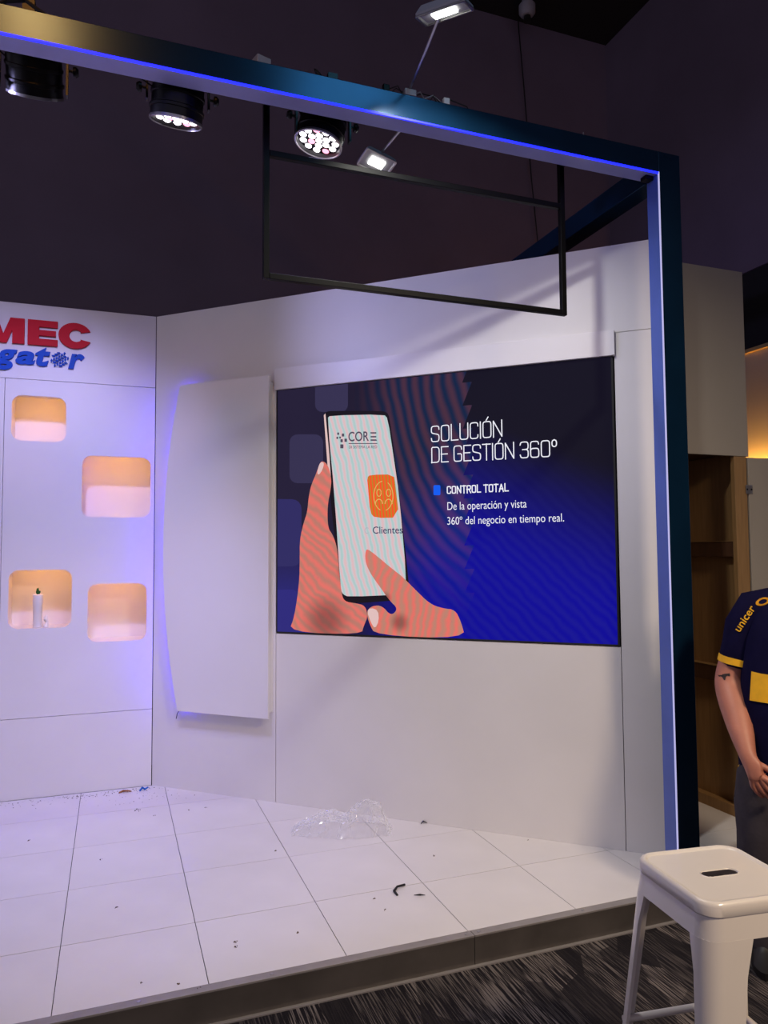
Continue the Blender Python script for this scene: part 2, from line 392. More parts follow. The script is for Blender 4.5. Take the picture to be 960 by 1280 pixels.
def pic(name, c, stripe=None, sc_=26., dist=1.2, rot=.25, soft=False, dark=None):
    """picture element: plain glowing colour, optionally with LED interference stripes"""
    mt, N, L, B = nt(name); B.inputs['Base Color'].default_value = (.006, .006, .008, 1); B.inputs['Roughness'].default_value = .7; B.inputs['Specular IOR Level'].default_value = .03
    B.inputs['Emission Strength'].default_value = 1.0
    if not stripe: B.inputs['Emission Color'].default_value = (*lin(c), 1); return mt
    tc = N.new('ShaderNodeTexCoord'); mp = N.new('ShaderNodeMapping'); mp.inputs['Rotation'].default_value = (0, rot, 0)
    wv = N.new('ShaderNodeTexWave'); wv.inputs['Scale'].default_value = sc_; wv.inputs['Distortion'].default_value = dist; wv.inputs['Detail Scale'].default_value = .6
    L.new(tc.outputs['Object'], mp.inputs[0]); L.new(mp.outputs[0], wv.inputs['Vector'])
    r = N.new('ShaderNodeValToRGB'); e = r.color_ramp.elements
    e[0].position, e[1].position = (0, 1) if soft else (.1, .9)
    wv.inputs['Detail'].default_value = 3; wv.inputs['Detail Roughness'].default_value = .6
    e[0].color = (*lin(stripe[0]), 1); e[1].color = (*lin(stripe[1]), 1)
    x = r.color_ramp.elements.new(.5); x.color = (*lin(c), 1)
    L.new(wv.outputs['Fac'], r.inputs[0]); last = r.outputs[0]
    if dark:                                                  # soft darker tone of the photographed hand
        for (dx_, dz_), rad_ in dark:
            vm = N.new('ShaderNodeVectorMath'); vm.operation = 'DISTANCE'; vm.inputs[1].default_value = (dx_, 0, dz_); L.new(tc.outputs['Object'], vm.inputs[0])
            mr = N.new('ShaderNodeMapRange'); mr.interpolation_type = 'SMOOTHSTEP'; mr.inputs[1].default_value = rad_; mr.inputs[2].default_value = rad_*.15; L.new(vm.outputs['Value'], mr.inputs[0])
            mu = N.new('ShaderNodeMath'); mu.operation = 'MULTIPLY'; mu.inputs[1].default_value = .62; L.new(mr.outputs[0], mu.inputs[0])
            mx = N.new('ShaderNodeMix'); mx.data_type = 'RGBA'; L.new(mu.outputs[0], mx.inputs[0]); L.new(last, mx.inputs[6]); mx.inputs[7].default_value = (*lin((96, 50, 50)), 1); last = mx.outputs[2]
    L.new(last, B.inputs['Emission Color']); return mt
disp = obj('display', MB().box(S0+.006, S1-.010, -.001, .003, SZ0+.008, SZ1-.004), screen_mat(), sc)
p_black = pic('picture_black', (24, 18, 26)); p_white = pic('picture_white', (240, 240, 250))
p_phone = pic('picture_phone_glow', (200, 200, 206), ((170, 200, 198), (222, 184, 188)), 8.0, 4.5, .25, soft=True)
p_hand = pic('picture_skin', (208, 118, 106), ((186, 122, 108), (228, 114, 104)), 6.5, 9, .9, True, [(W(408, 775), .19), (W(432, 715), .07)])
p_hand2 = pic('picture_skin_finger', (206, 122, 106), ((188, 130, 112), (230, 112, 102)), 7., 9, -.15, True, [(W(500, 778), .075), (W(482, 748), .05)])
p_nail = pic('picture_nail', (224, 190, 188)); p_shade = pic('picture_skin_shade', (120, 66, 66))
p_orange = pic('picture_orange', (222, 104, 38), ((190, 130, 40), (250, 78, 36)), 16., 1., .1)
p_cream = pic('picture_cream', (226, 176, 96)); p_ink = pic('picture_ink', (84, 76, 92)); p_ink2 = pic('picture_ink_dark', (58, 60, 96))
p_pale = pic('picture_ink_pale', (176, 178, 190)); p_bullet = pic('picture_bullet', (14, 92, 240))
p_sq = pic('picture_square', (54, 49, 80)); p_sq2 = pic('picture_square_blue', (48, 44, 98)); p_sq3 = pic('picture_square_low', (46, 42, 122))
LAY = -.0015
def shape(name, poly, mat, layer, smooth=1, hole=None, parent=disp):
    pts = [uv_of(*p) for p in poly]
    pts = [(min(max(s, S0+.006), S1-.010), min(max(z, SZ0+.008), SZ1-.004)) for s, z in pts]
    if smooth: pts = smooth_poly(pts, smooth)
    return obj(name, plate(pts, [], .0004, front=LAY-layer*.0006), mat, parent)
def rr(x0, y0, x1, y1, r):
    return rrect(x0, x1, y0, y1, r, 4)
shape('picture_square', rr(394, 470, 435, 515, 9), p_sq, 0, 0)
shape('picture_square', rr(362, 543, 404, 604, 10), p_sq, 0, 0)
shape('picture_square', rr(330, 624, 377, 708, 12), p_sq2, 0, 0)
shape('picture_square', rr(330, 737, 371, 812, 6), p_sq3, 0, 0)
shape('phone_picture', [(404.5, 520), (408, 514.5), (416, 513.6), (477, 513.6), (484, 515.5), (487, 522), (494, 572), (501.5, 640), (512, 735), (511, 744), (503, 750), (440, 754.5), (431, 752), (427, 744), (417, 660), (409, 580)], p_black, 1, 1)
shape('phone_edge_picture', [(405, 519), (407, 517), (412, 570), (414, 600), (411, 600)], p_nail, 2, 0)
shape('phone_screen_picture', [(409.4, 523), (413, 519.5), (480, 518), (485, 523.5), (492, 570), (499.3, 620), (508.5, 726), (505, 743), (436, 746), (429, 743), (426, 737), (418.5, 620)], p_phone, 2, 1)
shape('app_icon_picture', [(459, 597), (463, 593.5), (492.5, 593), (494.5, 606), (499, 647), (469, 647.5), (463, 641), (460.5, 612)], p_orange, 3, 1)
def ring(cx, cy, rx, ry, t, a0=0., a1=2*PI, n=28):
    out = [(cx+rx*math.cos(a0+(a1-a0)*k/n), cy+ry*math.sin(a0+(a1-a0)*k/n)) for k in range(n+1)]
    inn = [(cx+(rx-t)*math.cos(a0+(a1-a0)*k/n), cy+(ry-t)*math.sin(a0+(a1-a0)*k/n)) for k in range(n+1)]
    return out+inn[::-1]
shape('icon_ring_picture', ring(479.5, 620, 12.5, 19, 1.0, -1.1, 1.3), p_cream, 4, 0)
shape('icon_ring_picture', ring(479.5, 620, 12.5, 19, 1.0, 1.9, 4.6), p_cream, 4, 0)
for cx in (474, 486):
    shape('icon_face_picture', ring(cx, 616, 3.2, 5, 1., 0, 6.2, 16), p_cream, 4, 0)
    shape('icon_face_picture', ring(cx, 630, 5, 6.5, 1.1, PI, 2*PI, 12), p_cream, 4, 0)
shape('hand_picture', [(400.5, 577), (396, 591), (389, 607), (386, 622), (384.5, 640), (380, 653), (375, 674), (375, 700), (374.5, 728), (368.4, 771), (361, 798), (452, 800), (455, 782), (460, 771), (457, 757), (445, 754), (431, 752), (427, 742), (423, 700), (421, 682), (416, 668), (410, 660), (409.5, 632), (414, 610), (414.5, 598), (411, 583), (406, 577)], p_hand, 3, 2)
shape('thumbnail_picture', [(396.5, 591), (399.5, 580), (402.5, 577.4), (405.6, 579), (403.5, 587), (399, 594)], p_nail, 4, 1)
shape('finger_picture', [(457.5, 686), (456.4, 700), (462, 715), (475.4, 734), (487.6, 751), (498, 761), (489, 770), (478, 757), (466, 757), (458, 764), (462, 780), (470, 800), (582, 802), (576.5, 777), (569, 762), (554, 760.5), (537.7, 755), (518.8, 736.5), (502.5, 720), (491.7, 712), (472.7, 696), (462.5, 688)], p_hand2, 4, 2)
shape('fingernail_picture', [(459, 764), (464, 759.5), (473, 763), (474, 776), (469, 786), (464, 778)], p_nail, 5, 1)
def stext(s, x0, x1, y0, y1, cappx, mat, layer, offset=0., name='screen_text'):
    a = uv_of(x0, y0); b = uv_of(x1, y1); t = uv_of(x0, y0-cappx)
    me = text_fit(s, a[0], b[0], a[1], t[1]-a[1], LAY-layer*.0006, .0004, offset, slope=(b[1]-a[1])/(b[0]-a[0]))
    return obj(name, me, mat, disp)
OV = [(.28,1),(.12,1),(.03,.95),(0,.84),(0,.16),(.03,.05),(.12,0),(.44,0),(.53,.05),(.56,.16),(.56,.84),(.53,.95),(.44,1),(.28,1)]
GLY = {'S': (.56, [[(.56,.80),(.55,.93),(.45,1),(.12,1),(.02,.94),(0,.82),(0,.68),(.03,.58),(.14,.53),(.42,.47),(.53,.42),(.56,.32),(.56,.17),(.53,.05),(.44,0),(.12,0),(.02,.06),(0,.20)]]),
 'O': (.56, [OV]), 'Ó': (.56, [OV, [(.24,1.10),(.36,1.27)]]), 'L': (.46, [[(0,1),(0,0),(.46,0)]]), 'U': (.56, [[(0,1),(0,.16),(.03,.05),(.12,0),(.44,0),(.53,.05),(.56,.16),(.56,1)]]),
 'C': (.54, [[(.54,.80),(.53,.94),(.43,1),(.12,1),(.03,.95),(0,.84),(0,.16),(.03,.05),(.12,0),(.43,0),(.53,.06),(.54,.20)]]), 'I': (.02, [[(.01,0),(.01,1)]]),
 'N': (.58, [[(0,0),(0,1),(.58,0),(.58,1)]]), 'D': (.56, [[(0,0),(0,1),(.40,1),(.52,.94),(.56,.82),(.56,.18),(.52,.06),(.40,0),(0,0)]]), 'E': (.48, [[(.48,1),(0,1),(0,0),(.48,0)], [(0,.52),(.42,.52)]]),
 'G': (.56, [[(.56,.80),(.54,.94),(.44,1),(.12,1),(.03,.95),(0,.84),(0,.16),(.03,.05),(.12,0),(.44,0),(.53,.05),(.56,.16),(.56,.48),(.30,.48)]]), 'T': (.52, [[(0,1),(.52,1)], [(.26,1),(.26,0)]]),
 '3': (.54, [[(0,.84),(.03,.95),(.12,1),(.42,1),(.51,.95),(.54,.84),(.54,.66),(.50,.56),(.40,.52),(.18,.52)], [(.40,.52),(.51,.47),(.54,.36),(.54,.16),(.51,.05),(.42,0),(.12,0),(.03,.05),(0,.16)]]),
 '6': (.56, [[(.54,.84),(.52,.95),(.43,1),(.12,1),(.03,.95),(0,.84),(0,.16),(.03,.05),(.12,0),(.44,0),(.53,.05),(.56,.16),(.56,.40),(.53,.51),(.44,.56),(.12,.56),(.03,.52),(0,.42)]]),
 '0': (.56, [OV]), 'º': (.30, [[(.15,1.02),(.05,.99),(0,.90),(0,.72),(.05,.63),(.15,.60),(.25,.63),(.30,.72),(.30,.90),(.25,.99),(.15,1.02)]]),
 'R': (.54, [[(0,0),(0,1),(.40,1),(.51,.95),(.54,.84),(.54,.62),(.50,.51),(.40,.46),(0,.46)], [(.28,.46),(.54,0)]]), 'A': (.60, [[(0,0),(.30,1),(.60,0)], [(.12,.34),(.48,.34)]]), ' ': (.12, [])}
def chaik(pts):
    if len(pts) < 4: return pts
    out = [pts[0]]
    for a_, b__ in zip(pts, pts[1:]):
        L2 = math.dist(a_, b__); f_ = min(.25, .06/max(L2, 1e-6)) if L2 > .3 else .25
        out += [(a_[0]+(b__[0]-a_[0])*f_, a_[1]+(b__[1]-a_[1])*f_), (b__[0]-(b__[0]-a_[0])*f_, b__[1]-(b__[1]-a_[1])*f_)]
    return out+[pts[-1]]
def stroke_text(s_, x0, x1, y0, y1, cappx, wt, layer, gap=.17):
    a = uv_of(x0, y0); b = uv_of(x1, y1); cap = uv_of(x0, y0-cappx)[1]-a[1]
    tot = sum(GLY[ch][0]+gap for ch in s_)-gap; kx = (b[0]-a[0])/tot; sl_ = (b[1]-a[1])/(b[0]-a[0]); cur = 0; mb = MB(); yy = LAY-layer*.0006
    for k_, ch in enumerate(s_):
        for ln in GLY[ch][1]:
            p = [Vector(((cur+x)*kx, y*cap)) for x, y in (ln if ch in 'NATLE' else chaik(ln))]
            p = [p[0]-(p[1]-p[0]).normalized()*wt*.5]+p[1:-1]+[p[-1]+(p[-1]-p[-2]).normalized()*wt*.5]
            for q0, q1 in zip(p, p[1:]):
                d_ = (q1-q0).normalized(); n_ = Vector((-d_.y, d_.x))*wt*.5; e_ = d_*wt*.30
                mb.quad(*[(a[0]+v.x, yy, a[1]+v.y+sl_*v.x) for v in (q0-e_-n_, q1+e_-n_, q1+e_+n_, q0-e_+n_)])
        cur += GLY[ch][0]+gap
        if ch == ' ' or k_ == len(s_)-1:
            me = bpy.data.meshes.new('screen_text'); me.from_pydata(mb.v, [], mb.f); me.update(); obj('screen_text', me, p_white, disp); mb = MB()
stroke_text('SOLUCIÓN', 539.5, 627.5, 552.4, 545.4, 19.2, .0056, 1)
stroke_text('DE GESTIÓN 360º', 540, 696, 578.2, 570.2, 18.8, .0056, 1)
stroke_text('CONTROL TOTAL', 559.3, 635, 616.8, 613.6, 8.4, .0060, 1, .26)
stext('De la operación y vista', 559.4, 658.4, 637.6, 634.4, 9.8, p_white, 1, -.004)
stext('360º del negocio en tiempo real.', 559.4, 705.2, 656, 651.8, 9.6, p_white, 1, -.004)
shape('bullet_picture', rr(542, 606.5, 550.6, 619, 1.5), p_bullet, 1, 0)
stext('COR', 435.8, 461.3, 551.6, 551.0, 11.4, p_ink, 3, .012)
for y in (541.2, 546, 550.2): shape('logo_bar_picture', [(463.5 if y > 545 else 463, y-.9), (470.6, y-.9), (471.6 if y > 548 else 470.6, y+.9), (463.5, y+.9)], p_ink, 3, 0)
shape('logo_line_picture', [(436, 554), (471.8, 554), (471.8, 555), (436, 555)], p_ink, 3, 0)
stext('DI SISTEMA LA RED', 436.5, 471.6, 560.6, 560.4, 3.4, p_ink, 3, .0)
for x, y, s in ((423, 542.2, 1.2), (429, 543.9, 1.5), (421.9, 547.4, 1.1), (425.4, 547, 1.0), (427.3, 551, 1.5), (432.4, 550.4, 1.6), (427.6, 558, 2.0)):
    shape('logo_dot_picture', rr(x-s, y-s*1.25, x+s, y+s*1.25, .5), p_ink, 3, 0)
stext('Clientes', 466.3, 503.5, 667, 666.6, 8.6, p_ink2, 3, .004)
stext('C', 456, 461, 667, 667, 7.6, p_pale, 3, -.004)

# ------------------------------------------------------------------ wall lettering
sg = thing('sign_letters', 'raised red capitals above the blue lettering on the left wall', 'sign', (0, WC.y, 0))
def letter(poly, x0, x1, z0, z1, mat, par):
    return obj('letter', plate([(x0+(x1-x0)*a, z0+(z1-z0)*b) for a, b in poly], (), .022, front=-.024), mat, par, bevel=.001)
LZ0, LZ1 = 2.947, 3.108
letter([(0,0),(0,1),(.34,1),(.5,.36),(.66,1),(1,1),(1,0),(.71,0),(.71,.52),(.58,0),(.42,0),(.29,.52),(.29,0)], -.782, -.543, LZ0, LZ1, m_red, sg)
letter([(0,0),(0,1),(1,1),(1,.74),(.38,.74),(.38,.61),(.94,.61),(.94,.39),(.38,.39),(.38,.26),(1,.26),(1,0)], -.525, -.351, LZ0, LZ1, m_red, sg)
def cshape():
    out = []; n = 30
    for k in range(n+1): a = math.radians(24+(336-24)*k/n); out.append((.5+.5*math.cos(a)*1.02, .5+.52*math.sin(a)))
    out.append((.66, .36))
    for k in range(n+1): a = math.radians(320-(320-40)*k/n); out.append((.53+.21*math.cos(a), .5+.25*math.sin(a)))
    out.append((.66, .64)); return out
letter(cshape(), -.345, -.150, LZ0, LZ1, m_red, sg)
sb = thing('sign_letters', 'raised blue slanted lettering with a tyre-tread disc on the left wall', 'sign', (0, WC.y, 0))
def bl(ch, x0, x1, z0, z1):
    me = text_fit(ch, x0, x1, 0, 0, -.022, .021, .035, shear=.22, box=(z0, z1)); obj('letter', me, m_blue, sb)
bl('g', -.706, -.582, 2.775, 2.905); bl('a', -.592, -.478, 2.818, 2.902); bl('t', -.480, -.392, 2.814, 2.936); bl('r', -.286, -.190, 2.812, 2.910)
ox, oz, orr = -.337, 2.866, .056
def clip_disc(poly, cx, cz, R):
    return [(x, z) if math.hypot(x-cx, z-cz) <= R else (cx+(x-cx)*R/math.hypot(x-cx, z-cz), cz+(z-cz)*R/math.hypot(x-cx, z-cz)) for x, z in poly]
mb_i = 0
for row in range(-3, 4):
    for col in range(-4, 5):
        bx, bz = (col+.5*(row % 2))*.0185, row*.0185
        if math.hypot(bx, bz) > orr-.004: continue
        sgn = 1 if row % 2 else -1
        pl = []
        for a, b in ((-.0075, -.0055), (.0075, -.0055), (.0075, .0055), (-.0075, .0055)):
            x, z = bx+a, bz+b+sgn*a*.55
            ca, sa = math.cos(.6), math.sin(.6)
            pl.append((ox+x*ca-z*sa, oz+x*sa+z*ca))
        obj('tread_block', plate(clip_disc(pl, ox, oz, orr), (), .018, front=-.022), m_blue, sb)
obj('tread_disc', plate([(ox+(orr-.006)*math.cos(2*PI*k/28), oz+(orr-.006)*math.sin(2*PI*k/28)) for k in range(28)], (), .004, front=-.006), m_white2, sb)

# ------------------------------------------------------------------ vase in the lower niche
vx, vy, vz = -.445, WC.y+.075, 1.156
vs = thing('bud_vase', 'slim white tube vase with a green sprig in a wall niche', 'vase', (vx, vy, vz))
obj('tube', MB().lathe([(.026, 0), (.027, .01), (.027, .14), (.029, .143), (.029, .205), (.024, .21), (.022, .20)], 20).mesh('tube', True), m_white2, vs)
mb = MB()
for k in range(7):
    a = k*2.4; r = .016*(k % 3)/2; mb.tube([(0, 0, .2), (r*math.cos(a)*.6, r*math.sin(a)*.6, .225), (r*math.cos(a), r*math.sin(a), .25-.004*k)], [.004, .009, .003], 6)
obj('sprig', mb.mesh('sprig', True), M('green_leaf', (26, 92, 40), .5), vs)
tag(obj('crumpled_wrapper', MB().tube([(0,0,.0), (.004,.002,.03), (-.004,0,.05), (.003,0,.075)], [.018, .009, .013, .004], 7).mesh('crumpled_wrapper'), m_white2, None, loc=(vx+.05, vy+.01, vz)), 'small crumpled white wrapper beside the tube vase', 'wrapper')

# ------------------------------------------------------------------ lighting frame over the stage
fr = thing('light_frame', 'petrol blue metal frame with a blue LED line over the stage', 'frame', (2.44, 2.74, P))
fo = Vector((2.44, 2.74, P))
def fbox(name, x0, x1, y0, y1, z0, z1, mat, bev=.002, par=fr):
    return obj(name, MB().box(x0-fo.x, x1-fo.x, y0-fo.y, y1-fo.y, z0-fo.z, z1-fo.z), mat, par, bevel=bev)
BZ0, BZ1, BY0, BY1 = 3.386, 3.490, 2.700, 2.795
PX0, PX1 = 2.381, 2.505
post = fbox('post', PX0, PX1, BY0, BY1-.012, P, BZ1, m_frame)
beam = fbox('front_beam', -2.2, PX0-.0005, BY0, BY1, BZ0, BZ1, m_frame)
fbox('inner_channel', -2.2, PX0-.001, BY0+.006, BY1-.004, BZ0-.003, BZ0-.0002, m_inner, 0)
fbox('inner_channel', PX0-.003, PX0-.0002, BY0+.006, BY1-.016, P, BZ0-.004, m_inner2, 0)
rb = fbox('side_beam', PX0, PX1-.02, BY1+.0005, 5.3, BZ0-.01, BZ1-.004, m_frame)
obj('led_line', MB().box(-2.2-fo.x, PX0-.003-fo.x, BY0-.003-fo.y, BY0+.003-fo.y, BZ0-.006-fo.z, BZ0+.002-fo.z), m_led, fr)
m_ledp = EM('post_led', (200, 198, 250), .75)
obj('led_line', MB().box(PX0-.004-fo.x, PX0+.001-fo.x, BY0-.003-fo.y, BY0+.003-fo.y, .01, BZ0+.003-fo.z), m_ledp, fr)
obj('corner_clip', MB().box(PX0-.05-fo.x, PX0-.004-fo.x, BY0+.03-fo.y, BY0+.07-fo.y, BZ0-.022-fo.z, BZ0-fo.z), m_blackmet, fr, bevel=.004)
# hanging rectangle of thin black bar
hf = thing('hanging_sign_rack', 'thin black rectangular bar frame hanging from the blue beam', 'frame', (1.19, 2.905, BZ0))
RY = 2.905
HXA, HXB, HZT, HZB = onY(332.5, 270, RY).x, onY(703, 325, RY).x, onY(520, 226, RY).z, onY(520, 368.5, RY).z
b_ = .0125
def hb(name, x0, x1, z0, z1): return obj(name, MB().box(x0-1.19, x1-1.19, -b_, b_, z0-BZ0, z1-BZ0), m_blackmet, hf, bevel=.002)
hb('upright', HXA-b_, HXA+b_, HZB-b_, BZ1-.02); hb('upright', HXB-b_, HXB+b_, HZB-b_, BZ1-.02)
for x in (HXA, HXB): obj('bracket', MB().box(x-b_-1.19, x+b_-1.19, BY1+.001-RY, -b_-.0005, BZ1-.05-BZ0, BZ1-.025-BZ0), m_blackmet, hf)
hb('crossbar', HXA+b_, HXB-b_, HZT-b_, HZT+b_); hb('crossbar', HXA+b_, HXB-b_, HZB-b_, HZB+b_)

# stage wash lamps
m_lens = EM('lens_glow', (255, 246, 255), 5.0); m_lens_pink = EM('lens_glow_pink', (255, 150, 176), 2.4); m_lensoff = M('lens_off', (30, 28, 40), .2)
PURPLE = (.50, .475, 1.0)
def par_can(label, px_, tilt, twist, power, lit, aim, spot=62, blend=.8, Y=2.95):
    lc = onY(*px_, Y)                                     # centre of the lens ring
    th = thing('stage_wash_lamp', label, 'stage light', (lc.x, BY1+.03, BZ0), 0, 'round wash lamps behind the blue beam')
    rot = Matrix.Rotation(tilt, 4, 'X') @ Matrix.Rotation(twist, 4, 'Y')
    org = th.location.copy()
    body = MB().lathe([(.060, .205), (.085, .195), (.098, .165), (.100, .10), (.104, .098), (.104, .088), (.100, .086), (.100, .05), (.106, .046), (.106, .036), (.101, .034), (.101, 0), (.094, -.004), (.090, .012), (.002, .012)], 32)
    bo = obj('body', body.mesh('body', True), m_parbody, th); bo.matrix_parent_inverse = Matrix(); bo.location = lc-org; bo.rotation_euler = rot.to_euler()
    obj('bezel', MB().loft([[(r*math.cos(2*PI*k/32), r*math.sin(2*PI*k/32), z) for k in range(32)] for r, z in ((.103, .004), (.104, -.006), (.097, -.008), (.094, .002))], cap=False).mesh('bezel', True), m_steel if lit else m_parbody, bo)
    lm = MB().lathe([(.0155, .004), (.0145, -.001), (.008, -.005), (.001, -.006)], 10).mesh('lens', True)
    lp = lm.copy(); lm.materials.append(m_lens if lit else m_lensoff); lp.materials.append(m_lens_pink if lit else m_lensoff)
    n = 0
    for ring_n, R in ((1, 0), (6, .036), (11, .071)):
        for k in range(ring_n):
            a = 2*PI*k/ring_n+.3; n += 1
            obj('lens', lp if n in (4, 9, 15) and power else lm, None, bo, loc=(R*math.cos(a), R*math.sin(a), .010))
    # yoke: two arms up from the side knobs, joined by a bar under the hook clamp
    piv = rot @ Vector((0, 0, .10)) + (lc-org)
    ax = Vector((.118, 0, 0)); top = Vector((piv.x, piv.y, .02))
    mb = MB()
    for s in (-1, 1):
        a = piv+ax*s; b = top+ax*s
        mb.box(a.x-.004, a.x+.004, a.y-.014, a.y+.014, min(a.z, b.z)-.02, max(a.z, b.z)+.10)
    zt_ = max(piv.z, top.z)+.10
    mb.box(piv.x-.122, piv.x+.122, piv.y-.014, piv.y+.014, zt_-.006, zt_)
    obj('yoke', mb, m_parbody, th)
    for s in (-1, 1):
        k = MB().lathe([(.006, 0), (.006, .018), (.018, .020), (.020, .03), (.012, .04)], 12)
        obj('knob', k.mesh('knob', True), m_parbody, th, loc=piv+ax*s, rot=(0, s*PI/2, 0))
    cl = MB(); cl.box(piv.x-.02, piv.x+.02, -.029, piv.y+.02, zt_, zt_+.02); cl.box(piv.x-.02, piv.x+.02, -.0295, -.016, zt_-.04, zt_+.02)
    obj('clamp', cl, m_parbody, th)
    pts = [(piv.x-.06, piv.y+.02, zt_-.02), (piv.x-.10, piv.y-.02, zt_-.10), (piv.x-.17, -.01, zt_-.12), (piv.x-.24, .0, zt_-.09)]
    obj('safety_cable', MB().tube(pts, .003, 5), m_cable, th)
    if power:
        d = rot @ Vector((0, 0, -1)); pos = lc+d*.03
        L_ = add_light('wash_beam', 'SPOT', pos, aim, PURPLE, power, spot_size=math.radians(spot), spot_blend=blend, shadow_soft_size=.07)
        bpy.context.view_layer.update(); mw = L_.matrix_world.copy(); L_.parent = th; L_.matrix_parent_inverse = Matrix.Translation(-th.location)
    return th
par_can('round black wash lamp turned towards the red lettered wall', (44, 117), math.radians(38), 0, 165, True, (-.9, 5.05, 1.35), 92, Y=3.07)
par_can('round black wash lamp beside the one with its lenses in view', (220, 152), math.radians(18), math.radians(3), 120, True, (-.05, 4.25, .1), 70)
par_can('round black wash lamp with its ring of bright lenses in view', (398, 179), math.radians(1), math.radians(12), 32, True, (1.05, 2.15, 0), 84)

par_can('extra round black wash lamp added out of view at the far end of the beam', (-190, 75), math.radians(40), 0, 105, True, (1.85, 3.6, 2.95), 56, Y=3.07)  # unseen extra lamp, added to throw purple light on the upper wall
# arm floodlights clamped on the beam
def flood(label, pos, base, aim, roll, hw, hh, power, size, spread=150):
    th = thing('arm_floodlight', label, 'floodlight', base, 0, 'arm floodlights on the blue beam')
    pos = Vector(pos); base = Vector(base); d = (Vector(aim)-pos).normalized()
    rm = d.to_track_quat('-Z', 'Y').to_matrix().to_4x4() @ Matrix.Rotation(roll, 4, 'Z')
    rel = pos-base
    ho = obj('housing', MB().loft([rrect(-hw*.85, hw*.85, -hh*.8, hh*.8, .01, 3) and [(x, y, z) for x, y in rrect(-hw*s, hw*s, -hh*s, hh*s, .008, 3)] for s, z in ((.8, .035), (1, .012), (1, 0), (.94, -.001), (.9, .006))]).mesh('housing'), m_grayp, th)
    ho.location = rel; ho.rotation_euler = rm.to_euler()
    obj('led_panel', MB().box(-hw*.46, hw*.46, -hh*.42, hh*.42, -.001, .005), m_flood, ho)
    obj('front_rim', plate(rrect(-hw*1.02, hw*1.02, -hh*1.02, hh*1.02, .008, 3), [rrect(-hw*.93, hw*.93, -hh*.9, hh*.9, .006, 3)], .006, stand=False), m_steel, ho)
    back = rm @ Vector((0, 0, .03)) + rel
    obj('arm', MB().tube([back, back*.5+Vector((0, 0, .01)), (0, 0, .03), (0, 0, 0)], .006, 8), m_steel, th)
    obj('clamp', MB().box(-.025, .025, -.03, .03, .0005, .028), m_grayp, th, bevel=.003)
    add_l = add_light('flood_beam', 'AREA', pos+d*.012, Vector(aim), (1.0, .985, .90), power, shape='RECTANGLE', size=size, size_y=size*.6, spread=math.radians(spread))
    add_l.parent = th; add_l.matrix_parent_inverse = Matrix.Translation(-base)
    return th
F1 = onY(556, 17, 2.33); F2 = onY(471, 204, 3.10)
flood('small floodlight reaching out in front of the blue beam', F1, (1.125, 2.728, BZ1), (1.75, 2.95, .9), 0, .095, .055, 13, .08, 124)
flood('small floodlight on the stage side of the blue beam', F2, (1.205, 2.770, BZ1), (.9, 2.2, 1.0), .45, .078, .05, 4, .07)

# bits lying on the beam
cb = thing('cable_bundle', 'tangle of thin wires and connectors on top of the beam', 'cables', (1.10, 2.73, BZ1))
random.seed(3)
for k in range(9):
    x = -.16+.04*k; pts = [(x+random.uniform(-.03, .03)+.035*j, random.uniform(-.02, .03), .006+random.uniform(0, .035)*(j not in (0, 4))) for j in range(5)]
    obj('wire', MB().tube(pts, .0025, 5), m_cable if k % 3 else m_grayp, cb)
for x, m__ in ((.03, m_grayp), (.19, m_white2), (-.08, m_blackmet)):
    obj('connector', MB().box(x-.014, x+.014, -.028, -.008, .0005, .028), m__, cb, bevel=.003)
def on_beam(x, y): return onY(x, y, 2.73)
q = on_beam(328, 72)
tag(obj('driver_box', MB().box(-.03, .03, -.025, .025, .0005, .045), m_grayp, None, bevel=.004, loc=(q.x, 2.75, BZ1), rot=(0, 0, .3)), 'small grey power box lying on top of the blue beam', 'power box')
q = on_beam(408, 95)
tag(obj('cable_strap', MB().tube([(0, 0, .006), (-.012, 0, .03), (-.03, .01, .06), (-.035, .02, .075)], [.008, .009, .008, .003], 6), m_cable, None, loc=(q.x, 2.76, BZ1)), 'black cable strap end sticking up from the blue beam', 'strap')
q = on_beam(726, 163)
tag(obj('wire_clip', MB().tube([(-.02, 0, .004), (0, 0, .008), (.012, 0, .006), (.014, 0, .03)], .0025, 5), m_grayp, None, loc=(q.x, 2.73, BZ1)), 'tiny bent wire clip on the beam near the post', 'clip')
q = on_beam(30, 8)
tag(obj('cable_loop', MB().tube([(-.10, 0, .006), (-.06, .01, .05), (0, .02, .075), (.05, .01, .04), (.10, 0, .008), (.18, 0, .006)], .007, 6), m_cable, None, loc=(q.x, 2.745, BZ1)), 'black cable loop on the beam above the wash lamps', 'cable')
# ceiling sensor and its cord
s = onZ(659, 15, HZ-.12)
se = thing('ceiling_sensor', 'small white round sensor on the black ceiling', 'sensor', (s.x, s.y, HZ))
obj('dome', MB().lathe([(.045, 0), (.05, -.05), (.075, -.06), (.075, -.13), (.05, -.16), (.01, -.165)], 20).mesh('dome', True), m_grayp, se)
obj('collar', MB().lathe([(.03, -.15), (.035, -.21), (.01, -.215)], 14).mesh('collar', True), m_cable, se)
a = onY(648, 30, HY-.05); b = onY(655, 110, HY-.05); c_ = onY(664, 220, HY-.05); d_ = onY(672, 300, HY-.05)
tag(obj('drop_cable', MB().tube([(a.x, a.y, HZ), a, b, c_, d_, (d_.x+.03, d_.y, 2.5)], .006, 6), m_cable), 'thin black cord hanging down the dark hall wall', 'cord')

